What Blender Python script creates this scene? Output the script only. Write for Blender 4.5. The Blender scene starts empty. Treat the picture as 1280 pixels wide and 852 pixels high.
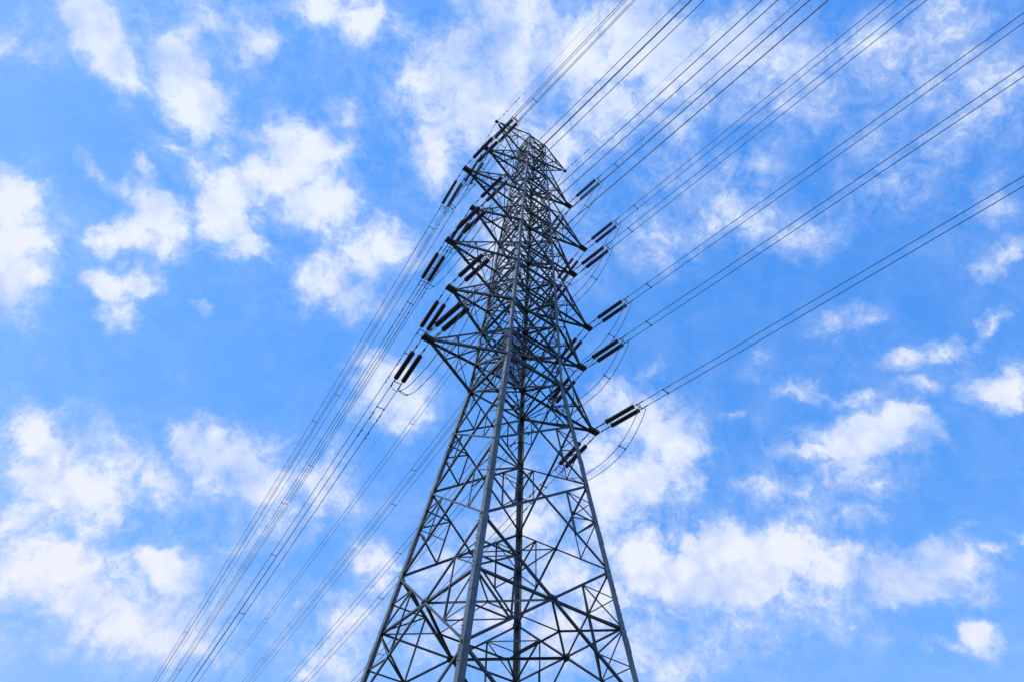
import bpy, math, random
from mathutils import Vector, Matrix

random.seed(7)
R = math.radians
scene = bpy.context.scene
COL = scene.collection

# ------------------------------------------------------------------ camera
EYE = 1.6                                   # metres above the ground
CAM_PITCH, CAM_ROLL, FOCAL = 0.8429138, 0.0785927, 857.304 / 1280.0
cam_data = bpy.data.cameras.new("camera")
cam_data.sensor_width = 36.0
cam_data.lens = FOCAL * 36.0
cam_data.clip_start, cam_data.clip_end = 0.1, 20000.0
cam = bpy.data.objects.new("camera", cam_data)
COL.objects.link(cam)
_c, _s = math.cos(CAM_PITCH), math.sin(CAM_PITCH)
_x, _f, _u = Vector((1, 0, 0)), Vector((0, _c, _s)), Vector((0, -_s, _c))
_cr, _sr = math.cos(CAM_ROLL), math.sin(CAM_ROLL)
_x2, _u2 = _cr * _x + _sr * _u, -_sr * _x + _cr * _u
cam.matrix_world = Matrix(((_x2.x, _u2.x, -_f.x, 0), (_x2.y, _u2.y, -_f.y, 0),
                           (_x2.z, _u2.z, -_f.z, EYE), (0, 0, 0, 1)))
scene.camera = cam

# ------------------------------------------------------------------ light and exposure
SUN_AZ, SUN_EL = R(-110), R(50)              # azimuth clockwise from +Y
SUN_STRENGTH, SKY_STRENGTH = 2.8, 0.1
sun_data = bpy.data.lights.new("sun", 'SUN')
sun_data.energy = SUN_STRENGTH
sun_data.angle = R(0.5)
sun_data.color = (1.0, 0.96, 0.9)
sun = bpy.data.objects.new("sun", sun_data)
COL.objects.link(sun)
sun_dir = Vector((math.sin(SUN_AZ) * math.cos(SUN_EL), math.cos(SUN_AZ) * math.cos(SUN_EL), math.sin(SUN_EL)))
sun.rotation_euler = (-sun_dir).to_track_quat('-Z', 'Y').to_euler()
scene.view_settings.view_transform = 'Standard'
scene.view_settings.look = 'None'
scene.view_settings.exposure = 0.0
scene.view_settings.gamma = 1.0
scene.view_settings.use_curve_mapping = False

# cloud puffs of the real sky: azimuth, elevation, half width, half height, tilt (degrees), thickness
PUFFS = [
    (-61.19, 53.98, 1.88, 1.73, -11, 1.0), (-57.43, 53.66, 2.87, 1.83, 0, 1.0), (-53.94, 53.73, 1.61, 1.0, 19, 0.8), (-62.12, 49.1, 1.12, 1.37, 60, 0.5), (-58.29, 56.77, 3.33, 2.15, 37, 0.3),
    (-62.58, 50.51, 3.14, 2.46, 61, 0.28), (-53.96, 57.36, 1.37, 1.65, -14, 0.95), (-50.37, 56.2, 3.09, 2.26, -34, 1.0), (-46.75, 55.99, 2.4, 2.05, -21, 0.9), (-53.93, 59.75, 2.78, 2.49, 33, 0.55),
    (-48.05, 61.29, 2.32, 1.85, 85, 0.75), (-47.75, 59.44, 1.58, 1.03, 27, 0.5), (-46.34, 52.52, 1.55, 0.93, 23, 0.45), (-42.34, 54.27, 1.65, 1.06, 31, 0.4), (-52.16, 62.22, 3.83, 2.38, 53, 0.35),
    (-44.8, 66.18, 2.52, 1.76, 37, 0.75), (-39.15, 67.79, 2.46, 2.11, 1, 0.85), (-37.22, 69.3, 1.76, 1.3, 40, 0.7), (-30.78, 67.11, 2.36, 1.29, 14, 0.4), (-31.99, 62.11, 2.1, 1.38, 62, 0.65),
    (-34.57, 57.52, 3.74, 2.66, 35, 0.85), (-30.54, 59.26, 2.45, 2.44, 31, 0.6), (-35.28, 54.7, 3.62, 2.4, 45, 0.95), (-28.93, 54.82, 3.57, 2.39, 19, 0.9), (-38.73, 50.47, 2.25, 2.9, 26, 1.0),
    (-42.36, 51.43, 1.54, 1.76, 40, 0.6), (-34.5, 49.56, 2.21, 1.23, 0, 0.75), (-49.87, 47.06, 1.8, 0.76, -12, 0.55), (-47.42, 47.16, 1.31, 0.78, -3, 0.65), (-46.36, 49.38, 0.88, 1.41, 69, 0.6),
    (-44.19, 47.61, 2.22, 1.97, 41, 1.0), (-44.63, 45.4, 2.63, 1.47, 51, 0.95), (-41.93, 46.78, 1.93, 2.0, 38, 0.85), (-39.58, 47.55, 1.54, 1.07, 36, 0.4), (-42.63, 41.59, 1.95, 1.36, 8, 0.85),
    (-40.66, 43.07, 1.93, 1.39, 52, 0.75), (-40.56, 40.14, 1.24, 1.6, 11, 0.75), (-34.86, 43.54, 1.01, 0.67, 31, 0.6), (-53.42, 42.56, 2.19, 2.23, 23, 0.9), (-50.43, 40.69, 2.08, 2.05, 44, 1.0),
    (-48.69, 38.29, 2.25, 2.7, 41, 0.85), (-46.28, 37.39, 1.37, 1.64, 38, 0.5), (-18.63, 54.05, 2.73, 2.71, 40, 0.75), (-21.29, 52.06, 2.94, 2.33, 22, 0.8), (-24.67, 49.77, 2.87, 2.18, 3, 0.9),
    (-21.49, 48.75, 3.32, 2.07, 21, 0.7), (-20.86, 67.55, 3.02, 3.65, -5, 0.75), (-17.22, 70.24, 4.3, 2.88, 20, 0.65), (-15.8, 62.28, 2.17, 3.91, 14, 0.7), (-10.15, 66.78, 5.05, 4.28, 14, 0.85),
    (-1.7, 71.43, 6.71, 3.47, 6, 0.75), (-6.78, 73.46, 4.82, 2.22, 11, 0.7), (9.77, 70.88, 6.05, 4.69, -5, 0.8), (24.81, 70.97, 5.25, 3.41, -19, 0.85), (30.72, 67.71, 5.2, 3.48, -25, 0.8),
    (15.7, 67.08, 4.9, 3.63, -10, 0.75), (40.44, 67.55, 4.96, 3.36, -34, 0.8), (46.14, 63.79, 3.74, 3.36, -39, 0.7), (44.09, 61.05, 2.93, 2.69, -73, 0.55), (-26.49, 66.47, 2.45, 2.93, 29, 0.35),
    (-27.33, 69.85, 3.02, 2.25, 30, 0.4), (27.63, 63.84, 4.16, 3.02, -21, 0.4), (24.63, 61.13, 3.64, 3.11, -17, 0.4), (4.57, 63.81, 4.47, 3.15, 0, 0.6), (-0.39, 59.27, 3.93, 3.91, 5, 0.75),
    (-2.13, 55.25, 3.31, 3.31, 6, 0.65), (-6.52, 54.23, 2.65, 2.65, 10, 0.5), (56.44, 60.7, 4.48, 3.31, -26, 0.5), (63.67, 58.48, 4.18, 2.58, -44, 0.5), (61.37, 53.66, 3.95, 3.68, -14, 0.48),
    (50.88, 57.57, 3.96, 3.35, -41, 0.42), (55.58, 52.88, 3.88, 2.75, -21, 0.34), (32.34, 55.7, 3.42, 3.43, -2, 0.5), (21.09, 55.78, 4.33, 3.22, -13, 0.46), (38.68, 52.6, 3.74, 2.73, -6, 0.46),
    (48.78, 52.83, 4.37, 3.42, -37, 0.32), (36.19, 59.4, 3.41, 2.4, -28, 0.4), (53.28, 44.17, 2.15, 1.06, -7, 0.6), (55.59, 46.54, 1.88, 1.39, -17, 0.4), (56.49, 49.04, 2.53, 1.18, -31, 0.3),
    (37.73, 45.4, 3.06, 1.44, -18, 0.5), (41.97, 41.13, 2.15, 0.81, -20, 0.6), (44.63, 40.77, 2.16, 1.01, -18, 0.65), (48.12, 41.09, 1.93, 0.72, 13, 0.65), (46.14, 40.41, 1.45, 0.69, 6, 0.5),
    (41.9, 39.0, 1.72, 0.91, -30, 0.55), (31.37, 41.4, 1.9, 0.98, -17, 0.5), (35.75, 40.04, 2.89, 0.83, -11, 0.5), (28.09, 44.38, 1.77, 1.5, -5, 0.35), (24.47, 40.69, 1.44, 0.75, -1, 0.6),
    (16.9, 46.02, 1.79, 1.04, 13, 0.35), (46.55, 36.76, 2.1, 1.5, -17, 0.95), (48.02, 36.63, 1.52, 1.6, -28, 0.8), (35.28, 36.98, 4.08, 2.08, -13, 1.0), (38.21, 37.22, 2.28, 1.72, -20, 0.95),
    (31.86, 36.52, 3.71, 1.3, -15, 0.85), (32.2, 34.86, 4.19, 1.5, -9, 0.5), (34.47, 33.15, 1.64, 1.16, 15, 0.5), (26.83, 34.67, 3.31, 1.44, -17, 0.5), (27.83, 32.52, 3.78, 1.51, -11, 0.4),
    (31.7, 32.11, 3.63, 1.13, -8, 0.4), (14.82, 41.92, 4.39, 2.99, -26, 0.75), (12.36, 43.38, 3.22, 1.96, -4, 0.65), (17.34, 39.45, 3.47, 3.16, -7, 0.85), (14.08, 36.82, 4.37, 3.12, -4, 0.8),
    (17.97, 36.54, 2.45, 2.48, -6, 0.65), (10.79, 35.7, 3.8, 3.72, -2, 0.7), (9.38, 38.92, 3.23, 3.2, -1, 0.6), (20.43, 30.82, 3.13, 2.32, -6, 1.0), (18.02, 29.26, 4.08, 2.52, -5, 0.95),
    (25.71, 30.21, 3.59, 2.05, -9, 1.0), (22.52, 28.3, 4.95, 2.79, -7, 0.85), (14.03, 30.67, 4.11, 2.66, -23, 0.9), (12.66, 31.32, 2.47, 2.03, -2, 0.7), (16.23, 26.79, 4.06, 2.01, -3, 0.5),
    (21.27, 25.9, 4.92, 1.85, -5, 0.4), (29.14, 28.85, 3.61, 1.88, -10, 0.85), (33.01, 27.79, 3.19, 1.82, -12, 0.85), (37.01, 27.62, 2.37, 1.82, -3, 0.95), (34.68, 26.93, 3.71, 1.78, -12, 0.85),
    (37.04, 25.4, 2.18, 0.83, -19, 0.5), (10.26, 28.41, 3.67, 3.98, -1, 0.75), (11.95, 24.14, 3.52, 2.68, -1, 0.55), (14.98, 22.73, 3.41, 1.58, -2, 0.55), (36.49, 22.75, 1.29, 1.13, -1, 0.95),
    (34.3, 22.39, 1.36, 0.69, -10, 0.5), (29.61, 24.4, 0.7, 0.42, -9, 0.45), (39.98, 29.49, 0.9, 0.42, -17, 0.45), (40.13, 27.19, 0.87, 0.61, -16, 0.55), (42.02, 27.22, 0.76, 0.61, -17, 0.6),
    (30.7, 23.52, 2.88, 1.02, -9, 0.25), (6.03, 69.81, 19.23, 9.14, -1, 0.31), (-16.19, 66.06, 6.94, 8.73, 10, 0.38), (37.35, 66.36, 10.28, 7.0, -31, 0.38), (57.75, 58.41, 7.11, 6.05, -26, 0.26),
    (27.49, 59.36, 10.56, 5.68, 1, 0.23), (-0.09, 57.33, 7.21, 7.28, 5, 0.45), (54.87, 47.53, 3.82, 5.95, -41, 0.22), (-51.2, 59.43, 6.94, 5.11, 31, 0.26), (-36.24, 53.95, 9.67, 6.77, 25, 0.31),
    (-22.62, 50.69, 7.08, 5.18, 22, 0.31), (-43.98, 45.64, 4.79, 4.64, 40, 0.26), (-50.34, 40.75, 3.21, 5.96, 44, 0.36), (-31.49, 67.6, 4.22, 4.02, 34, 0.26), (-61.46, 49.85, 4.09, 2.99, 60, 0.23),
    (-36.46, 29.15, 7.92, 4.57, 3, 0.45), (-29.6, 21.87, 12.89, 4.34, 6, 0.47), (-22.1, 32.66, 9.22, 4.61, 2, 0.4), (-24.74, 26.52, 8.5, 4.38, 16, 0.26), (-10.97, 25.23, 7.91, 4.91, 9, 0.32),
    (-12.98, 42.52, 5.91, 3.9, 13, 0.26), (1.68, 29.41, 10.62, 8.45, 3, 0.38), (14.58, 29.46, 10.97, 6.74, -3, 0.43), (22.86, 27.14, 11.35, 4.34, -6, 0.38), (33.17, 26.79, 6.46, 2.62, -12, 0.31),
    (16.07, 39.24, 6.76, 6.26, -6, 0.36), (31.84, 35.66, 7.6, 4.65, -15, 0.31), (44.57, 38.65, 5.27, 3.34, -26, 0.22), (36.48, 22.61, 2.59, 1.94, -11, 0.26), (36.73, 42.57, 7.52, 3.59, -22, 0.14),
    (36.23, 33.43, 6.57, 3.35, -17, 0.14), (23.56, 27.35, 10.34, 2.2, -7, 0.6), (32.92, 26.19, 5.58, 1.36, -11, 0.5), (15.29, 24.88, 6.82, 2.7, -2, 0.42), (-27.36, 20.89, 8.46, 2.45, 7, 0.55),
    (47.66, 61.83, 5.83, 5.22, -18, 0.42), (58.31, 56.51, 4.65, 4.36, -26, 0.42), (-16.21, 44.27, 1.95, 1.81, -14, 0.7), (-12.94, 42.39, 3.53, 2.46, -2, 1.0), (-15.8, 40.51, 2.3, 1.42, 15, 0.55),
    (-10.2, 42.3, 1.97, 1.96, 11, 0.7), (-42.07, 30.89, 1.65, 1.0, -4, 0.6), (-40.02, 30.64, 2.71, 1.62, -32, 0.85), (-37.89, 28.56, 2.24, 2.68, 26, 0.9), (-35.24, 28.73, 3.42, 2.98, 2, 0.8),
    (-33.72, 30.84, 3.0, 2.26, 2, 0.65), (-31.07, 30.88, 3.32, 2.18, 1, 0.6), (-37.01, 26.0, 1.95, 1.48, 2, 0.7), (-34.11, 26.52, 2.42, 1.82, 22, 0.6), (-40.25, 31.78, 1.96, 1.6, 76, 0.45),
    (-28.13, 34.34, 2.55, 1.96, 1, 0.9), (-25.02, 34.08, 3.54, 2.49, 9, 0.95), (-22.23, 32.94, 4.25, 2.56, -3, 0.8), (-18.01, 33.63, 3.74, 2.61, -5, 0.6), (-19.04, 31.52, 4.84, 2.97, 15, 0.45),
    (-17.04, 35.12, 2.48, 2.48, 15, 0.45), (-34.41, 23.34, 4.3, 2.21, 15, 0.95), (-35.78, 22.07, 2.21, 1.99, 20, 0.85), (-31.92, 22.0, 4.46, 2.24, 7, 0.85), (-35.59, 24.3, 2.08, 1.33, -18, 0.7),
    (-28.35, 21.68, 6.28, 2.46, 6, 0.75), (-26.2, 24.99, 2.71, 1.99, -13, 0.9), (-29.64, 24.02, 4.83, 2.46, -2, 0.6), (-27.94, 25.93, 1.7, 1.18, -21, 0.7), (-25.83, 21.26, 5.19, 2.25, 14, 0.7),
    (-22.41, 21.51, 4.85, 2.07, 13, 0.5), (-30.03, 19.68, 4.31, 1.48, 16, 0.4), (-22.02, 27.79, 2.84, 2.27, 15, 0.35), (-21.47, 25.02, 3.35, 2.19, 14, 0.4), (-10.68, 29.39, 2.25, 1.63, -9, 0.7),
    (-9.55, 27.75, 2.21, 1.74, 9, 0.5), (-11.47, 24.59, 2.9, 2.86, 29, 0.6), (-11.98, 21.76, 3.49, 1.9, 9, 0.6), (-14.2, 20.79, 1.35, 0.73, 9, 0.55), (-16.59, 25.05, 0.69, 0.56, 12, 0.5),
    (-17.29, 22.53, 3.97, 2.12, 11, 0.3), (2.95, 33.14, 4.49, 3.66, 3, 0.6), (6.02, 29.57, 4.38, 3.5, 1, 0.65), (1.83, 27.06, 4.35, 3.4, 3, 0.55), (-4.28, 30.17, 3.81, 2.97, 6, 0.45),
    (-3.38, 24.4, 4.89, 3.27, 6, 0.5), (6.02, 24.93, 4.24, 3.28, 2, 0.6), (1.12, 36.85, 3.27, 2.54, 4, 0.4),
]

_r = random.Random(3)
for _ in range(60):                         # the rest of the sky, outside the photographed part
    az, el = _r.uniform(-180, 180), _r.uniform(6, 80)
    if abs(az) < 75 and el > 15:
        continue
    for k in range(2):
        PUFFS.append((az + _r.uniform(-4, 4), el + _r.uniform(-2, 2), _r.uniform(2.5, 6), _r.uniform(1.5, 3.5), _r.uniform(-30, 30), _r.uniform(.4, 1)))


class Nodes:
    """small helper: makes and wires shader nodes"""
    def __init__(self, tree):
        self.t = tree
        tree.nodes.clear()

    def new(self, kind, **props):
        n = self.t.nodes.new(kind)
        for k, v in props.items():
            setattr(n, k, v)
        return n

    def put(self, sock, val):
        if isinstance(val, bpy.types.NodeSocket):
            self.t.links.new(val, sock)
        else:
            sock.default_value = val

    def math(self, op, a, b=0.0, c=None, clamp=False):
        n = self.new('ShaderNodeMath', operation=op, use_clamp=clamp)
        self.put(n.inputs[0], a)
        self.put(n.inputs[1], b)
        if c is not None:
            self.put(n.inputs[2], c)
        return n.outputs[0]

    def vec(self, op, a, b=(0, 0, 0), out=0):
        n = self.new('ShaderNodeVectorMath', operation=op)
        self.put(n.inputs[0], a)
        if op == 'SCALE':
            self.put(n.inputs['Scale'], b)
        else:
            self.put(n.inputs[1], b)
        return n.outputs[out]

    def noise(self, v, scale, detail, rough=0.5, lac=2.0, color=False, dist=0.0):
        n = self.new('ShaderNodeTexNoise')
        self.put(n.inputs['Vector'], v)
        n.inputs['Scale'].default_value = scale
        n.inputs['Detail'].default_value = detail
        n.inputs['Roughness'].default_value = rough
        n.inputs['Lacunarity'].default_value = lac
        n.inputs['Distortion'].default_value = dist
        return n.outputs['Color' if color else 0]

    def smooth(self, v, lo, hi, to0=0.0, to1=1.0):
        n = self.new('ShaderNodeMapRange', interpolation_type='SMOOTHSTEP')
        self.put(n.inputs[0], v)
        for i, x in enumerate((lo, hi, to0, to1)):
            self.put(n.inputs[i + 1], x)
        return n.outputs[0]

    def mix(self, fac, a, b, blend='MIX'):
        n = self.new('ShaderNodeMix', data_type='RGBA', blend_type=blend)
        self.put(n.inputs[0], fac)
        self.put(n.inputs[6], a)
        self.put(n.inputs[7], b)
        return n.outputs[2]


# sky: Nishita blue with procedural clouds fixed to directions of the sky
CLOUD_BRIGHT = 1.0
world = bpy.data.worlds.new("World")
scene.world = world
world.use_nodes = True
W = Nodes(world.node_tree)
tc = W.new('ShaderNodeTexCoord').outputs['Generated']
sky = W.new('ShaderNodeTexSky', sky_type='NISHITA', sun_disc=False, sun_elevation=SUN_EL, sun_rotation=SUN_AZ,
            altitude=0.0, air_density=1.8, dust_density=0.3, ozone_density=1.0)
sep = W.new('ShaderNodeSeparateColor')
W.put(sep.inputs[0], sky.outputs[0])
comb = W.new('ShaderNodeCombineColor')
for ch, (gain, gam) in enumerate(((16.8, 1.6), (9.15, 0.7), (13.4, 0.35))):   # deep, saturated midday blue
    W.put(comb.inputs[ch], W.math('MULTIPLY', W.math('POWER', W.math('MULTIPLY', sep.outputs[ch], 0.1), gam), gain))
sky_col = comb.outputs[0]

d = tc
# domain warp, so puffs get ragged outlines
w1 = W.vec('SUBTRACT', W.noise(d, 9.0, 3.0, 0.55, color=True), (0.5, 0.5, 0.5))
w2 = W.vec('SUBTRACT', W.noise(d, 34.0, 5.0, 0.6, color=True), (0.5, 0.5, 0.5))
dw = W.vec('ADD', W.vec('ADD', d, W.vec('SCALE', w1, 0.07)), W.vec('SCALE', w2, 0.045))
field = None
for az, el, rx, ry, tilt, wt in PUFFS:
    a, e = R(az), R(el)
    cdir = Vector((math.sin(a) * math.cos(e), math.cos(a) * math.cos(e), math.sin(e)))
    east = Vector((math.cos(a), -math.sin(a), 0))
    up = cdir.cross(east)
    if up.z < 0:
        up = -up
    ex = east * math.cos(R(tilt)) + up * math.sin(R(tilt))
    ey = -east * math.sin(R(tilt)) + up * math.cos(R(tilt))
    ez = ex.cross(ey)
    rot = Matrix((ex, ey, ez)).transposed().to_euler()
    m = W.new('ShaderNodeMapping', vector_type='TEXTURE')
    W.put(m.inputs['Vector'], dw)
    m.inputs['Location'].default_value = cdir
    m.inputs['Rotation'].default_value = rot
    r1, r2 = math.tan(R(rx)) * 1.48, math.tan(R(ry)) * 1.48
    m.inputs['Scale'].default_value = (r1, r2, max(r1, r2))
    g = W.new('ShaderNodeTexGradient', gradient_type='SPHERICAL')
    W.put(g.inputs[0], m.outputs[0])
    if field is None:
        field = W.math('MULTIPLY', g.outputs['Fac'], wt)
    else:
        n = W.new('ShaderNodeMath', operation='MULTIPLY')
        W.put(n.inputs[0], g.outputs['Fac'])
        n.inputs[1].default_value = wt
        sm = W.new('ShaderNodeMath', operation='SMOOTH_MAX')
        W.put(sm.inputs[0], field)
        W.put(sm.inputs[1], n.outputs[0])
        sm.inputs[2].default_value = 0.12
        field = sm.outputs[0]
fb = W.noise(d, 18.0, 10.0, 0.56, 2.1, dist=0.5)
fine = W.noise(dw, 58.0, 9.0, 0.66, 2.15, dist=0.2)
rag = W.math('ADD', W.math('MULTIPLY', W.math('SUBTRACT', fb, 0.5), 0.8), W.math('MULTIPLY', W.math('SUBTRACT', fine, 0.5), 0.66))
gate = W.smooth(field, 0.0, 0.3)
dens = W.math('ADD', field, W.math('MULTIPLY', rag, gate))
soft = W.smooth(dens, -0.01, 0.74, 0.0, 0.76)
core = W.smooth(dens, 0.33, 0.70, 0.0, 0.84)
alpha = W.math('SUBTRACT', 1.0, W.math('MULTIPLY', W.math('SUBTRACT', 1.0, soft), W.math('SUBTRACT', 1.0, core)))
# cloud self-shading put into the colour: lavender-grey noise patches plus a sun-side relief
sun_shift = W.vec('ADD', d, tuple(Vector((-0.5, 0.2, 0.6)) * 0.03))
relief = W.math('SUBTRACT', W.noise(sun_shift, 15.0, 5.0, 0.5, 2.1), W.noise(d, 15.0, 5.0, 0.5, 2.1))
deep = W.smooth(W.noise(d, 7.0, 3.0, 0.5), 0.40, 0.66, 0.02, 0.58)  # broad patches of painted cloud shade, independent of thickness
shade = W.math('ADD', deep, W.math('MULTIPLY', relief, 2.1), clamp=True)
B = 1.0 / SKY_STRENGTH
elev = W.new('ShaderNodeSeparateXYZ')
W.put(elev.inputs[0], d)
lit = W.mix(W.smooth(elev.outputs[2], 0.35, 0.8), (0.89, 0.91, 1.0, 1), (0.86, 0.92, 1.03, 1))
cloud_col = W.vec('SCALE', W.mix(shade, lit, (0.38, 0.56, 0.98, 1)), B)
final = W.mix(alpha, sky_col, cloud_col)
bg = W.new('ShaderNodeBackground')
W.put(bg.inputs['Color'], final)
bg.inputs['Strength'].default_value = SKY_STRENGTH
out = W.new('ShaderNodeOutputWorld')
W.put(out.inputs['Surface'], bg.outputs[0])
world.cycles.sampling_method = 'MANUAL'
world.cycles.sample_map_resolution = 512

# ------------------------------------------------------------------ materials
def material(name, build):
    m = bpy.data.materials.new(name)
    m.use_nodes = True
    N = Nodes(m.node_tree)
    p = N.new('ShaderNodeBsdfPrincipled')
    o = N.new('ShaderNodeOutputMaterial')
    N.put(o.inputs['Surface'], p.outputs[0])
    build(N, p)
    return m


def steel(lo, hi, rough=0.6, metal=0.35):
    def b(N, p):
        co = N.new('ShaderNodeTexCoord').outputs['Object']
        n1 = N.noise(co, 1.3, 4.0, 0.6)
        n2 = N.noise(co, 14.0, 3.0, 0.6)
        f = N.math('ADD', N.math('MULTIPLY', n1, 0.7), N.math('MULTIPLY', n2, 0.3))
        base = N.mix(N.smooth(f, 0.32, 0.66), lo + (1,), hi + (1,))
        rnd = N.new('ShaderNodeObjectInfo').outputs['Random']
        base = N.vec('SCALE', base, N.math('MULTIPLY_ADD', rnd, 0.5, 0.78))          # each bar weathered a little differently
        n3 = N.noise(co, 0.9, 6.0, 0.7)
        base = N.mix(N.smooth(n3, 0.63, 0.74, 0.0, 0.25), base, (0.075, 0.045, 0.03, 1))   # rust stains
        N.put(p.inputs['Base Color'], base)
        N.put(p.inputs['Roughness'], N.smooth(n2, 0.2, 0.8, rough - 0.1, rough + 0.15))
        p.inputs['Metallic'].default_value = metal
    return b


STEEL = material("galvanised_steel", steel((0.07, 0.112, 0.13), (0.145, 0.2, 0.225)))
STEEL_DARK = material("dark_steel", steel((0.02, 0.04, 0.052), (0.058, 0.09, 0.108), 0.65, 0.2))  # darker tone than the legs, for bracing, arms and platforms
FITTING = material("dark_fitting", steel((0.015, 0.018, 0.02), (0.035, 0.038, 0.04), 0.6, 0.2))
CABLE = material("aluminium_cable", steel((0.035, 0.05, 0.075), (0.06, 0.08, 0.11), 0.55, 0.4))


def porcelain(N, p):
    co = N.new('ShaderNodeTexCoord').outputs['Object']
    N.put(p.inputs['Base Color'], N.mix(N.noise(co, 9.0, 3.0), (0.018, 0.009, 0.008, 1), (0.045, 0.022, 0.018, 1)))
    p.inputs['Roughness'].default_value = 0.45
    p.inputs['Specular IOR Level'].default_value = 0.3


PORCELAIN = material("brown_porcelain", porcelain)


def grass(N, p):
    co = N.new('ShaderNodeTexCoord').outputs['Object']
    n = N.noise(co, 0.35, 8.0, 0.65)
    N.put(p.inputs['Base Color'], N.mix(N.smooth(n, 0.35, 0.65), (0.05, 0.075, 0.025, 1), (0.12, 0.115, 0.06, 1)))
    p.inputs['Roughness'].default_value = 0.95


GRASS = material("rough_grass", grass)


def concrete_mat(N, p):
    co = N.new('ShaderNodeTexCoord').outputs['Object']
    N.put(p.inputs['Base Color'], N.mix(N.noise(co, 4.0, 6.0), (0.25, 0.24, 0.22, 1), (0.4, 0.39, 0.36, 1)))
    p.inputs['Roughness'].default_value = 0.9


CONCRETE = material("concrete", concrete_mat)


# ------------------------------------------------------------------ mesh helpers
class Shape:
    """collects bars, plates and tubes into ONE mesh object"""
    def __init__(self):
        self.v, self.f = [], []

    def add(self, vs, fs):
        o = len(self.v)
        self.v += [tuple(x) for x in vs]
        self.f += [tuple(i + o for i in f) for f in fs]

    def prism(self, p0, p1, prof0, prof1=None):
        n = len(prof0)
        prof1 = prof1 or prof0
        vs = [p0 + q for q in prof0] + [p1 + q for q in prof1]
        fs = [tuple(range(n - 1, -1, -1)), tuple(range(n, 2 * n))]
        fs += [(i, (i + 1) % n, n + (i + 1) % n, n + i) for i in range(n)]
        self.add(vs, fs)

    def angle(self, p0, p1, e1, e2, b, t=None):
        """rolled steel angle: corner on the line p0-p1, flanges along e1 and e2"""
        p0, p1 = Vector(p0), Vector(p1)
        d = (p1 - p0).normalized()
        e1 = (e1 - d * e1.dot(d)).normalized()
        e2 = (e2 - d * e2.dot(d) - e1 * e2.dot(e1)).normalized()
        t = t or b * 0.11
        prof = [Vector(), e1 * b, e1 * b + e2 * t, e1 * t + e2 * t, e1 * t + e2 * b, e2 * b]
        if e1.cross(e2).dot(d) < 0:
            prof.reverse()
        self.prism(p0, p1, prof)

    def brace(self, p0, p1, n, b, inset=0.03, side=1):
        """bracing angle lying in a face whose outward normal is n, flat flange against the face"""
        p0, p1 = Vector(p0), Vector(p1)
        d = (p1 - p0).normalized()
        n = (n - d * n.dot(d)).normalized()
        e = n.cross(d) * side
        if side > 0 and e.z > 0 or side < 0 and e.z < 0:
            pass
        off = -n * (inset + random.uniform(0, 0.003)) - e * (b * 0.5)
        self.angle(p0 + off, p1 + off, e, -n, b)

    def box(self, c, ax, ay, az):
        c = Vector(c)
        vs = [c + ax * i + ay * j + az * k for i in (-1, 1) for j in (-1, 1) for k in (-1, 1)]
        fs = [(0, 1, 3, 2), (4, 6, 7, 5), (0, 4, 5, 1), (2, 3, 7, 6), (0, 2, 6, 4), (1, 5, 7, 3)]
        self.add(vs, fs)

    def tube(self, pts, r, n=6):
        pts = [Vector(p) for p in pts]
        ref = Vector((0.13, 0.21, 0.97)).normalized()
        vs, fs = [], []
        for i, p in enumerate(pts):
            d = (pts[min(i + 1, len(pts) - 1)] - pts[max(i - 1, 0)]).normalized()
            if abs(d.dot(ref)) > 0.95:
                ref = Vector((1, 0.1, 0)).normalized()
            a = d.cross(ref).normalized()
            b = a.cross(d)
            for k in range(n):
                q = 2 * math.pi * k / n
                vs.append(p + (a * math.cos(q) + b * math.sin(q)) * r)
        m = len(pts)
        for i in range(m - 1):
            for k in range(n):
                fs.append((i * n + k, i * n + (k + 1) % n, (i + 1) * n + (k + 1) % n, (i + 1) * n + k))
        fs.append(tuple(range(n - 1, -1, -1)))
        fs.append(tuple(range((m - 1) * n, m * n)))
        self.add(vs, fs)

    def lathe(self, prof, n=14):
        """profile of (x, r) turned round the local X axis"""
        vs = [Vector((x, r * math.cos(2 * math.pi * k / n), r * math.sin(2 * math.pi * k / n))) for x, r in prof for k in range(n)]
        fs = []
        for i in range(len(prof) - 1):
            for k in range(n):
                fs.append((i * n + k, (i + 1) * n + k, (i + 1) * n + (k + 1) % n, i * n + (k + 1) % n))
        fs.append(tuple(range(n)))
        fs.append(tuple(range((len(prof) - 1) * n + n - 1, (len(prof) - 1) * n - 1, -1)))
        self.add(vs, fs)

    def mesh(self, name, mat):
        me = bpy.data.meshes.new(name)
        me.from_pydata(self.v, [], self.f)
        me.materials.append(mat)
        me.update()
        return me

    def build(self, name, mat, parent=None, origin=None):
        me = self.mesh(name, mat)
        o = bpy.data.objects.new(name, me)
        COL.objects.link(o)
        if parent is not None:
            o.parent = parent
        if origin is not None:
            me.transform(Matrix.Translation(-Vector(origin)))
            o.location = origin
        return o


def tag(o, label, cat, group=None, kind=None):
    n = len(label.split())
    assert 4 <= n <= 16, (n, label)
    o["label"], o["category"] = label, cat
    if group:
        o["group"] = group
    if kind:
        o["kind"] = kind
    return o


def empty(name, loc):
    o = bpy.data.objects.new(name, None)
    COL.objects.link(o)
    o.location = loc
    return o


# ------------------------------------------------------------------ the ground
g = Shape()
GN, GS = 24, 9000.0
for i in range(GN):
    for j in range(GN):
        pass
g.add([(-GS, -GS, 0), (GS, -GS, 0), (GS, GS, 0), (-GS, GS, 0)], [(0, 1, 2, 3)])
ground = g.build("ground", GRASS)
ground["kind"] = "structure"

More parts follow.
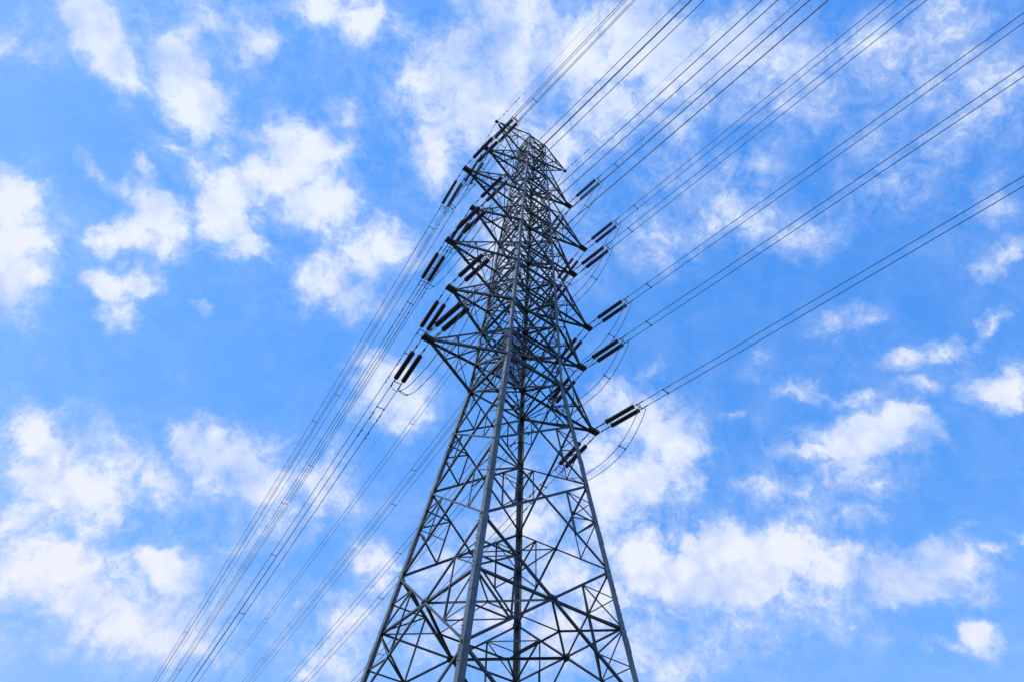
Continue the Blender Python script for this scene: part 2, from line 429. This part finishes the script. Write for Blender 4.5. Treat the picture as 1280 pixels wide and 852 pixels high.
# ------------------------------------------------------------------ tower frame, in metres
K = 0.7                                      # model unit of the survey below, in metres
DIST, BEAR, PHI = 40.0, 0.0138646, 0.5755762
AX = Vector((DIST * math.sin(BEAR), DIST * math.cos(BEAR), 0)) * K
U = Vector((math.cos(PHI), math.sin(PHI), 0))    # along the cross arms
V = Vector((-U.y, U.x, 0))                       # along the line, away from the camera
UP = Vector((0, 0, 1))
TIP_Z = [82.553, 74.115, 66.754, 60.344, 52.776, 46.390, 39.166]      # earth-wire arm, then arms from the top
TIP_A = [5.507, 6.084, 8.180, 6.510, 8.347, 7.331, 8.479]
WAIST_W, SLOPE, TAPER = 2.768, 0.12423, 0.0345
GROUND_Z = -EYE / K
ARM_H = 3.2


def H(z):
    return EYE + z * K


def half(z):
    return WAIST_W + SLOPE * (39.166 - z) if z < 39.166 else WAIST_W - TAPER * (z - 39.166)


LEGS = {'a': (-1, 1), 'b': (-1, -1), 'c': (1, -1), 'd': (1, 1)}       # round the square
FACES = [('a', 'b', -U), ('b', 'c', -V), ('c', 'd', U), ('d', 'a', V)]


def at_leg(k, z, w=None):
    su, sv = LEGS[k]
    w = half(z) if w is None else w
    return AX + (U * su + V * sv) * (w * K) + UP * H(z)


tower = empty("transmission_tower", AX)
tag(tower, "tall grey steel lattice transmission tower with six pairs of cross arms", "transmission tower")


def part(sh, name, mat, parent=None):
    """a part of the tower: geometry in world metres, stored relative to the tower's base"""
    p = parent or tower
    me = sh.mesh(name, mat)
    me.transform(Matrix.Translation(-AX))
    o = bpy.data.objects.new(name, me)
    COL.objects.link(o)
    o.parent = p
    return o


# legs: heavy angles, corner outwards, a little lighter above the waist
leg_obj = {}
for k, (su, sv) in LEGS.items():
    s = Shape()
    z0 = [GROUND_Z + 0.3, 5.0, 14.57, 22.65, 29.2, 34.75, 39.166, 46.39, 52.78, 60.34, 66.75, 74.11, 82.553]
    for i in range(len(z0) - 1):
        b = 0.26 if z0[i] < 39 else (0.2 if z0[i] < 60 else (0.16 if z0[i] < 74 else 0.10))
        s.angle(at_leg(k, z0[i]), at_leg(k, z0[i + 1]), -U * su, -V * sv, b, 0.028)
    # splice plates on the outside of both flanges
    for z in (10.5, 18.0, 25.0, 31.0, 37.2, 44.0, 50.5, 58.0, 64.0, 71.0):
        b = 0.26 if z < 39 else (0.2 if z < 60 else 0.16)
        p0, p1 = at_leg(k, z - 0.45), at_leg(k, z + 0.45)
        oo = (U * su + V * sv) * 0.014
        s.angle(p0 + oo, p1 + oo, -U * su, -V * sv, b * 0.92, 0.016)
    leg_obj[k] = part(s, "leg", STEEL)
    f = Shape()
    base = at_leg(k, GROUND_Z)
    q = Vector((base.x, base.y, 0))
    f.prism(q + UP * -0.3, q + UP * 0.28, [(U * i + V * j) * 0.65 for i, j in ((-1, -1), (1, -1), (1, 1), (-1, 1))],
            [(U * i + V * j) * 0.42 for i, j in ((-1, -1), (1, -1), (1, 1), (-1, 1))])
    part(f, "footing", CONCRETE)


def gusset(s, c, n, b):
    """small plate where bars meet"""
    c = Vector(c)
    t = UP.cross(n).normalized()
    u2 = n.cross(t)
    s.box(c - n * random.uniform(0.044, 0.048), t * b, u2 * b * 0.8, n * 0.006)


def mid(a, b, f=0.5):
    return a.lerp(b, f)


def face_normal(n, z):
    """outward normal of the leaning face"""
    lean = SLOPE if z < 39 else TAPER
    return (n + UP * lean).normalized()


# lower body: big crossed bracings with redundant bars
LOW = [39.166, 34.75, 29.2, 22.65, 14.57, 5.0]
for i in range(len(LOW) - 1):
    zt, zb = LOW[i], LOW[i + 1]
    zm = 0
    for a, b, n in FACES:
        nn = face_normal(n, zb)
        s = Shape()
        At, Ab, Bt, Bb = at_leg(a, zt), at_leg(a, zb), at_leg(b, zt), at_leg(b, zb)
        wt, wb = half(zt), half(zb)
        f = wt / (wt + wb)                      # where the diagonals cross
        C = mid(At, Bb, f)
        zc = zt + (zb - zt) * f
        big = 0.10 if i < 1 else 0.115
        one, two = (0.62, 1.1) if n in (-U, -V) else (1.1, 0.62)    # tension bars are lighter
        if i >= 3:
            one, two = 0.85, 0.95
        s.brace(At, Bb, nn, big * one, 0.032)
        s.brace(Ab, Bt, nn, big * two, 0.05, -1)
        gusset(s, C, nn, 0.21 if i == 3 else 0.14)
        for T, Bo, M in ((At, Ab, at_leg(a, zc)), (Bt, Bb, at_leg(b, zc))):
            gusset(s, mid(T, C, 0.05), nn, 0.16)
            if i == 0:
                q1, q2 = mid(T, C), mid(Bo, C)
                s.brace(q1, q2, nn, 0.055, 0.07)
                s.brace(M, q2, nn, 0.055, 0.075)
                continue
            q1, q2 = mid(T, C), mid(Bo, C)
            s.brace(q1, q2, nn, 0.065, 0.07)
            s.brace(M, q1, nn, 0.065, 0.075)
            s.brace(M, q2, nn, 0.065, 0.08)
            if i >= 1:
                s.brace(mid(T, M), q1, nn, 0.055, 0.085)
            if i >= 3:
                s.brace(mid(Bo, M), q2, nn, 0.055, 0.085)
        if i in (2, 3):
            for T, M in ((At, at_leg(a, zc)), (Bt, at_leg(b, zc))):
                s.brace(mid(T, C), mid(M, C), nn, 0.05, 0.095)
                s.brace(mid(M, C), M, nn, 0.05, 0.1)
        if i == 3:
            for Bo, M in ((Ab, at_leg(a, zc)), (Bb, at_leg(b, zc))):
                s.brace(mid(Bo, C), mid(M, C), nn, 0.05, 0.105)
            s.brace(at_leg(a, zc), C, nn, 0.10, 0.09)
            s.brace(C, at_leg(b, zc), nn, 0.10, 0.09)
        part(s, "cross_brace", STEEL_DARK)
    if i == 3:
        zc4 = zc

# horizontal diaphragm inside the big lower panel
s = Shape()
cs = {}
for a, b, n in FACES:
    cs[a + b] = mid(at_leg(a, zc4), at_leg(b, zc4)) - n * 0.13
keys = ['ab', 'bc', 'cd', 'da']
for i in range(4):
    p0, p1 = cs[keys[i]], cs[keys[(i + 1) % 4]]
    s.brace(p0, p1, UP, 0.10, 0.0)
    corner = at_leg(keys[i][1], zc4)
    s.brace(corner + (AX + UP * H(zc4) - corner).normalized() * 0.1, mid(p0, p1), UP, 0.07, 0.03)
    nxt = cs[keys[(i + 2) % 4]]
    s.brace(mid(p0, p1), mid(p1, nxt), UP, 0.065, 0.05)
    gusset_c = p0
    s.box(gusset_c - UP * 0.02, U * 0.16, V * 0.16, UP * 0.006)
for k, l1, l2 in (('d', 'a', 'c'), ('b', 'a', 'c'), ('a', 'd', 'b'), ('c', 'd', 'b')):
    # ties between the quarter points of neighbouring faces
    for zz, fr in ((20.82, 0.261), (16.78, 0.238)):
        f1 = mid(at_leg(k, zz), at_leg(l1, zz), fr) + (AX + UP * H(zz) - at_leg(k, zz)).normalized() * 0.06
        f2 = mid(at_leg(k, zz), at_leg(l2, zz), fr) + (AX + UP * H(zz) - at_leg(k, zz)).normalized() * 0.06
        s.brace(f1, f2, UP, 0.06, 0.0)
part(s, "diaphragm", STEEL_DARK)

# light tie across the far side of the panel above
zt2 = 26.23
s = Shape()
p0 = mid(at_leg('d', zt2), at_leg('a', zt2)) - V * 0.06
p1 = mid(at_leg('c', zt2), at_leg('d', zt2)) - U * 0.06
p2 = at_leg('d', zt2) - (U + V) * 0.1
s.brace(p0, p1, UP, 0.08, 0.0)
s.brace(p0, p2, V, 0.08, 0.03)
s.brace(p1, p2, U, 0.08, 0.03)
s.brace(mid(p0, p1), p2, UP, 0.07, 0.03)
part(s, "diaphragm", STEEL_DARK)

# upper body: a crossed panel on every face between each two levels
UPZ = [39.166]
for z in TIP_Z[:0:-1]:
    if z > 39.2:
        UPZ.append(z)
    UPZ.append(z + ARM_H)
UPZ.append(80.0)
UPZ.append(82.553)
for i in range(len(UPZ) - 1):
    zb, zt = UPZ[i], UPZ[i + 1]
    for a, b, n in FACES:
        nn = face_normal(n, 60)
        s = Shape()
        At, Ab, Bt, Bb = at_leg(a, zt), at_leg(a, zb), at_leg(b, zt), at_leg(b, zb)
        bb = 0.115 if zb < 60 else 0.10
        s.brace(At, Bb, nn, bb, 0.03)
        s.brace(Ab, Bt, nn, bb, 0.046, -1)
        hb = 0.14 if i % 2 == 0 else 0.10
        s.brace(Ab, Bb, nn, hb, 0.06)
        C = mid(mid(At, Bt), mid(Ab, Bb))
        gusset(s, C, nn, 0.11)
        gusset(s, mid(Ab, Bb, 0.06), nn, 0.15)
        gusset(s, mid(Ab, Bb, 0.94), nn, 0.15)
        # redundant bar from the crossing to the leg
        s.brace(mid(At, Ab), mid(mid(At, Ab), C, 0.98), nn, 0.05, 0.068)
        s.brace(mid(Bt, Bb), mid(mid(Bt, Bb), C, 0.98), nn, 0.05, 0.068)
        for T, Bo, M in ((At, Ab, mid(At, Ab)), (Bt, Bb, mid(Bt, Bb))) if zt < 67 else ():
            s.brace(mid(T, C), M, nn, 0.045, 0.08)
            s.brace(mid(Bo, C), M, nn, 0.045, 0.086)
        if zt - zb > 3.5:
            s.brace(mid(At, Bb, 0.25), mid(Ab, Bt, 0.75) if False else mid(Ab, Bt, 0.25), nn, 0.05, 0.074)
        part(s, "cross_brace", STEEL_DARK)
# horizontal ring with plan bracing at each arm level
for z in TIP_Z[1:] + [TIP_Z[0], TIP_Z[6] + ARM_H, TIP_Z[4] + ARM_H, TIP_Z[2] + ARM_H]:
    s = Shape()
    P = [at_leg(k, z) for k in 'abcd']
    ctr = AX + UP * H(z)
    P = [p + (ctr - p).normalized() * 0.12 for p in P]
    s.brace(P[0], P[2], UP, 0.07, 0.0)
    s.brace(P[1], P[3], UP, 0.07, 0.02)
    s.box(ctr - UP * 0.02, U * 0.12, V * 0.12, UP * 0.006)
    part(s, "plan_brace", STEEL_DARK)
# closing ring at the very top
s = Shape()
for a, b, n in FACES:
    s.brace(at_leg(a, TIP_Z[0]), at_leg(b, TIP_Z[0]), n, 0.09, 0.055)
part(s, "top_ring", STEEL_DARK)

# resting platforms of steel grating inside the corner nearest the camera
for z in (39.5, 42.6):
    s = Shape()
    w = half(z) * K
    c0 = AX + UP * H(z)
    x0, x1 = -w + 0.10, -0.05
    for k in range(15):
        t = x0 + (x1 - x0) * k / 14
        s.box(c0 + U * t + V * ((x0 + x1) / 2), U * 0.018, V * ((x1 - x0) / 2), UP * 0.025)
        s.box(c0 + V * t + U * ((x0 + x1) / 2) - UP * 0.012, V * 0.016, U * ((x1 - x0) / 2), UP * 0.012)
    part(s, "grating", STEEL_DARK)
    s = Shape()
    for t in (x0, x1):
        s.box(c0 + U * t + V * ((x0 + x1) / 2) - UP * 0.07, U * 0.03, V * ((x1 - x0) / 2 + 0.05), UP * 0.045)
        s.box(c0 + V * t + U * ((x0 + x1) / 2) - UP * 0.065, V * 0.03, U * ((x1 - x0) / 2 + 0.05), UP * 0.045)
    part(s, "platform_frame", STEEL_DARK)

# step bolts up two legs
bolt = Shape()
bolt.tube([(0, 0, 0), (0.11, 0, 0)], 0.012, 6)
bolt.tube([(0.105, 0, 0), (0.125, 0, 0)], 0.02, 6)
bolt_me = bolt.mesh("step_bolt", STEEL)
for k, axis, other, runs in (('b', -U, V, ((13.6, 8), (19.2, 14), (26.2, 10), (33.2, 12), (40.2, 6))), ('a', -V, U, ((18.9, 16), (27.0, 12), (35.2, 10))), ('c', U, V, ((18.9, 14),))):
    for z, n0 in runs:
        for i in range(n0):
            o = bpy.data.objects.new("step_bolt", bolt_me)
            COL.objects.link(o)
            o.parent = tower
            p = at_leg(k, z) + other * (0.13 if i % 2 else 0.07)
            o.location = p - AX
            o.rotation_euler = (0, 0, math.atan2(axis.y, axis.x))
            z += 0.26

# cross arms
TWIN = 0.2275                                # half the spacing of the twin strings
for i in range(7):
    for sg in (-1, 1):
        zt = TIP_Z[i]
        tip = AX + U * (sg * TIP_A[i] * K) + UP * H(zt)
        la, lb = ('a', 'b') if sg < 0 else ('d', 'c')
        s = Shape()
        big, small, thin = (0.15, 0.12, 0.06) if i else (0.10, 0.12, 0.05)
        if i:
            zl, zu = zt, zt + ARM_H
            tl, tu = tip, tip + UP * 0.06
        else:
            zl, zu = 79.6, zt
            tl, tu = tip - UP * 0.06, tip
        e = U * sg
        B = {}
        for k, sv in ((la, 1), (lb, -1)):
            lo0, up0 = at_leg(k, zl), at_leg(k, zu)
            lo1 = tl + V * (sv * 0.13) - e * 0.2
            up1 = tu + V * (sv * 0.13) - e * 0.2
            s.angle(lo0, lo1, -V * sv, UP, big * (1.35 if sv > 0 else 0.85))
            s.angle(up0, up1, -V * sv, -UP, small)
            B[k] = (lo0, lo1, up0, up1)
            # side bracing in the plane of the two chords
            nn = V * sv
            fr = [0.0, 0.36, 0.66]
            for q in range(2):
                l1, u1 = mid(lo0, lo1, fr[q + 1]), mid(up0, up1, fr[q + 1])
                s.brace(l1, u1, nn, thin, 0.02)
                s.brace(mid(lo0, lo1, fr[q]) if q else at_leg(k, zl), u1, nn, thin, 0.03) if q == 0 else s.brace(mid(up0, up1, fr[q]), l1, nn, thin, 0.03)
        ka, kb = B[la], B[lb]
        for q, (f0, f1) in enumerate(((0.0, 0.36), (0.36, 0.66))):
            s.brace(mid(ka[0], ka[1], f1), mid(kb[0], kb[1], f1), UP, thin, 0.02)
            x, y = (ka, kb) if q % 2 == 0 else (kb, ka)
            s.brace(mid(x[0], x[1], f0), mid(y[0], y[1], f1), UP, thin, 0.035)
            s.brace(mid(ka[2], ka[3], f1), mid(kb[2], kb[3], f1), UP, thin, 0.02)
            s.brace(mid(x[2], x[3], f1), mid(y[2], y[3], f0), UP, thin, 0.035)
        arm = part(s, "cross_arm" if i else "earth_wire_arm", STEEL_DARK)
        # tip plate carrying the tension strings
        q = Shape()
        if i:
            cp = tip - e * 0.08
            q.box(cp - UP * 0.012, U * 0.36, V * 0.19, UP * 0.014)
            q.box(cp + UP * 0.17, U * 0.33, V * 0.17, UP * 0.014)
            for sv in (-1, 1):
                q.box(cp + V * (sv * 0.165) + UP * 0.08, U * 0.345, V * 0.012, UP * 0.074)
            for su in (-1, 0, 1):
                q.box(cp + U * (su * 0.31) + UP * 0.08, U * 0.014, V * 0.15, UP * 0.072)
        else:
            q.box(tip - UP * 0.03, U * 0.16, V * 0.13, UP * 0.012)
            q.box(tip + UP * 0.03, U * 0.14, V * 0.02, UP * 0.045)
        part(q, "tip_plate", FITTING, arm)

# ------------------------------------------------------------------ insulators, wires and fittings
VAZ = math.atan2(-V.y, -V.x)
DIRS = {'near': (VAZ + R(4.5), 0.08, 0.0003 / K), 'far': (VAZ + math.pi - R(5.0), 0.10, 0.00025 / K)}
WHERE = {'near': "upper right", 'far': "lower left"}
LEVEL = ["", "topmost", "second highest", "third highest", "third lowest", "second lowest", "lowest"]
SIDE = {-1: "left", 1: "right"}


def arm_tip(sg, i):
    return AX + U * (sg * TIP_A[i] * K) + UP * H(TIP_Z[i])


def run(p, way, t):
    az, sl, cv = DIRS[way]
    return p + Vector((math.cos(az), math.sin(az), 0)) * t + UP * (-sl * t + cv * t * t)


# one tension set, pulling along local +X: two strings of discs, links, spacer yoke, clamps
NDISC, PITCH, START = 15, 0.147, 1.06
prof = [(START - 0.06, 0.02), (START - 0.06, 0.035)]
for k in range(NDISC):
    x = START + k * PITCH
    prof += [(x, 0.052), (x + 0.025, 0.058), (x + 0.035, 0.095), (x + 0.055, 0.142), (x + 0.078, 0.152), (x + 0.088, 0.14), (x + 0.092, 0.075), (x + 0.125, 0.05)]
END = START + NDISC * PITCH
prof += [(END + 0.03, 0.035), (END + 0.03, 0.02)]
CLAMP = 3.75
string_sh = Shape()
string_sh.lathe(prof, 14)
string_me = string_sh.mesh("disc_string", PORCELAIN)
for pl in string_me.polygons:
    pl.use_smooth = False
link_sh = Shape()
link_sh.tube([(0.05, 0, 0), (0.3, 0, 0)], 0.02)
link_sh.box((0.34, 0, 0), Vector((0.09, 0, 0)), Vector((0, 0.012, 0)), Vector((0, 0, 0.045)))
link_sh.tube([(0.4, 0, 0), (0.78, 0, 0)], 0.024)
link_sh.box((0.62, 0, 0), Vector((0.1, 0, 0)), Vector((0, 0.04, 0)), Vector((0, 0, 0.014)))
link_sh.box((0.83, 0, 0), Vector((0.08, 0, 0)), Vector((0, 0.014, 0)), Vector((0, 0, 0.045)))
link_sh.tube([(0.88, 0, 0), (START - 0.05, 0, 0)], 0.022)
link_me = link_sh.mesh("link", FITTING)
clamp_sh = Shape()
clamp_sh.tube([(END + 0.02, 0, 0), (END + 0.16, 0, 0)], 0.022)
clamp_sh.box((END + 0.2, 0, 0), Vector((0.07, 0, 0)), Vector((0, 0.014, 0)), Vector((0, 0, 0.05)))
clamp_sh.tube([(END + 0.24, 0, 0), (CLAMP + 0.18, 0, 0)], 0.033, 8)
clamp_sh.tube([(CLAMP - 0.1, 0, -0.02), (CLAMP - 0.08, 0, -0.12), (CLAMP - 0.03, 0, -0.2)], 0.024)
clamp_me = clamp_sh.mesh("wire_clamp", FITTING)
yoke_sh = Shape()
yoke_sh.box((END + 0.2, 0, -0.01), Vector((0.02, 0, 0)), Vector((0, TWIN + 0.03, 0)), Vector((0, 0, 0.014)))
yoke_me = yoke_sh.mesh("yoke_plate", FITTING)
horn_sh = Shape()
horn_sh.tube([(END + 0.16, 0, 0.05), (END + 0.14, 0, 0.16), (END + 0.02, 0, 0.25), (END - 0.2, 0, 0.29), (END - 0.3, 0, 0.28)], 0.009, 5)
horn_me = horn_sh.mesh("arcing_horn", FITTING)
horn2_sh = Shape()
horn2_sh.tube([(0.84, 0, 0.04), (0.86, 0, 0.15), (1.0, 0, 0.23), (1.22, 0, 0.25)], 0.009, 5)
horn2_me = horn2_sh.mesh("arcing_horn", FITTING)


def tension_set(loc, az, slope, label, group):
    root = empty("insulator_set", loc)
    root.rotation_euler = (0, math.atan(slope), az)
    tag(root, label, "insulator", group)
    for sy in (-1, 1):
        for nm, me in (("disc_string", string_me), ("link", link_me), ("wire_clamp", clamp_me), ("arcing_horn", horn_me), ("arcing_horn", horn2_me)):
            o = bpy.data.objects.new(nm, me)
            COL.objects.link(o)
            o.parent = root
            o.location = (0, sy * TWIN, 0)
    o = bpy.data.objects.new("yoke_plate", yoke_me)
    COL.objects.link(o)
    o.parent = root
    return root


spacer_sh = Shape()
spacer_sh.box((0, 0, 0), Vector((0.02, 0, 0)), Vector((0, TWIN, 0)), Vector((0, 0, 0.016)))
for sy in (-1, 1):
    spacer_sh.box((0, sy * TWIN, 0), Vector((0.055, 0, 0)), Vector((0, 0.03, 0)), Vector((0, 0, 0.034)))
spacer_me = spacer_sh.mesh("bundle_spacer", FITTING)
damp_sh = Shape()
damp_sh.tube([(-0.28, 0, -0.09), (0, 0, -0.075), (0.28, 0, -0.09)], 0.009, 6)
for sx in (-1, 1):
    damp_sh.tube([(sx * 0.12, 0, -0.09), (sx * 0.16, 0, -0.092), (sx * 0.31, 0, -0.095), (sx * 0.33, 0, -0.095)], 0.034, 8)
damp_sh.box((0, 0, -0.035), Vector((0.03, 0, 0)), Vector((0, 0.014, 0)), Vector((0, 0, 0.05)))
damper_me = damp_sh.mesh("vibration_damper", FITTING)


def fitting(name, me, p0, p1, label, cat, group):
    """a small fitting clamped on a wire, its local X along p0-p1"""
    o = bpy.data.objects.new(name, me)
    COL.objects.link(o)
    d = (p1 - p0).normalized()
    o.location = (p0 + p1) / 2
    o.rotation_euler = (0, -math.asin(d.z), math.atan2(d.y, d.x))
    tag(o, label, cat, group)
    return o


REACH = {'near': 90.0, 'far': 170.0}


def wire_pts(p, way, t0, t1):
    ts, t = [t0], t0
    while t < t1:
        t += max(0.8, 0.05 * t)
        ts.append(min(t, t1))
    return [run(p, way, x) for x in ts]


WIRE_R, JUMP_R, EARTH_R = 0.021, 0.019, 0.0095
for i in range(1, 7):
    for sg in (-1, 1):
        tip = arm_tip(sg, i)
        armname = LEVEL[i] + " " + SIDE[sg]
        ends = {}
        for way in ('near', 'far'):
            az, sl, cv = DIRS[way]
            hv = Vector((math.cos(az), math.sin(az), 0))
            tension_set(tip + hv * 0.12, az, sl, "brown disc insulator pair on the %s arm, toward the %s" % (armname, WHERE[way]), "twin insulator strings on the tower arms")
            lat = UP.cross(hv)
            start = tip + hv * 0.12
            for su, hand in ((-1, "left"), (1, "right")):
                p = start + lat * (TWIN * (1 if lat.dot(U) * su > 0 else -1))
                s = Shape()
                s.tube(wire_pts(p, way, CLAMP - 0.05, REACH[way]), WIRE_R, 6)
                o = s.build("conductor_wire", CABLE, origin=run(p, way, CLAMP))
                tag(o, "%s wire of the twin line leaving the %s arm for the %s" % (hand, armname, WHERE[way]), "wire", "conductor wires strung from the tower")
                ends[way, su] = (p, hv)
                if way == 'far':
                    for k, t in enumerate((6.45, 8.1)):
                        fitting("vibration_damper", damper_me, run(p, way, t - 0.1), run(p, way, t + 0.1),
                                "%s damper on %s wire of lower left line from the %s arm" % (("near", "outer")[k], hand, armname), "vibration damper", "vibration dampers on the wires")
            marks = ((5.5, "only"),) if way == 'near' else ((5.6, "nearest"), (30.6, "middle"), (78.5, "farthest"))
            for t, which in marks:
                t += ((i * 7 + sg * 3) % 5 - 2) * (0.06 if t < 10 else 0.25)
                fitting("bundle_spacer", spacer_me, run(start, way, t - 0.1), run(start, way, t + 0.1),
                        "%s spacer on the %s twin line of the %s arm" % (which, WHERE[way], armname), "spacer", "spacers between the twin wires")
        # slack jumper cables under the arm, joining the two clamps
        jp = {}
        for su, hand in ((-1, "left"), (1, "right")):
            A = run(ends['near', su][0], 'near', CLAMP - 0.03) - UP * 0.2
            Bp = run(ends['far', su][0], 'far', CLAMP - 0.03) - UP * 0.2
            sag = 1.95 + 0.08 * ((i + sg) % 3) + 0.04 * su
            pts = []
            for q in range(41):
                x = -1 + 2 * q / 40
                x = math.copysign(1 - (1 - abs(x)) ** 1.25, x)
                pts.append(A * ((1 - x) / 2) + Bp * ((1 + x) / 2) - UP * (sag * (1 - abs(x) ** 2.6)))
            jp[su] = pts
            s = Shape()
            s.tube(pts, JUMP_R, 6)
            o = s.build("jumper_cable", CABLE, origin=pts[20])
            tag(o, "%s jumper cable looping slack beneath the %s arm" % (hand, armname), "jumper cable", "jumper cables beneath the arms")
        for q, which in ((11, "upper right"), (30, "lower left")):
            m0 = (jp[-1][q] + jp[1][q]) / 2
            m1 = (jp[-1][q + 1] + jp[1][q + 1]) / 2
            fitting("bundle_spacer", spacer_me, m0, m1, "%s spacer on the twin jumper beneath the %s arm" % (which, armname), "spacer", "spacers between the twin wires")

# earth wires from the two top peaks
for sg in (-1, 1):
    tip = arm_tip(sg, 0)
    for way in ('near', 'far'):
        az, sl, cv = DIRS[way]
        hv = Vector((math.cos(az), math.sin(az), 0))
        s = Shape()
        s.tube(wire_pts(tip, way, 0.1, REACH[way]), EARTH_R, 6)
        s.tube([run(tip, way, t) for t in (0.12, 0.3, 0.5)], 0.025, 6)
        o = s.build("earth_wire", CABLE, origin=run(tip, way, 0.1))
        tag(o, "thin earth wire from the top %s peak running to the %s" % (SIDE[sg], WHERE[way]), "wire", "earth wires from the tower top")
        for k, t in enumerate((1.2, 2.8)):
            fitting("vibration_damper", damper_me, run(tip, way, t - 0.1), run(tip, way, t + 0.1),
                    "%s damper on the %s earth wire of the top %s peak" % (("near", "outer")[k], WHERE[way], SIDE[sg]), "vibration damper", "vibration dampers on the wires")
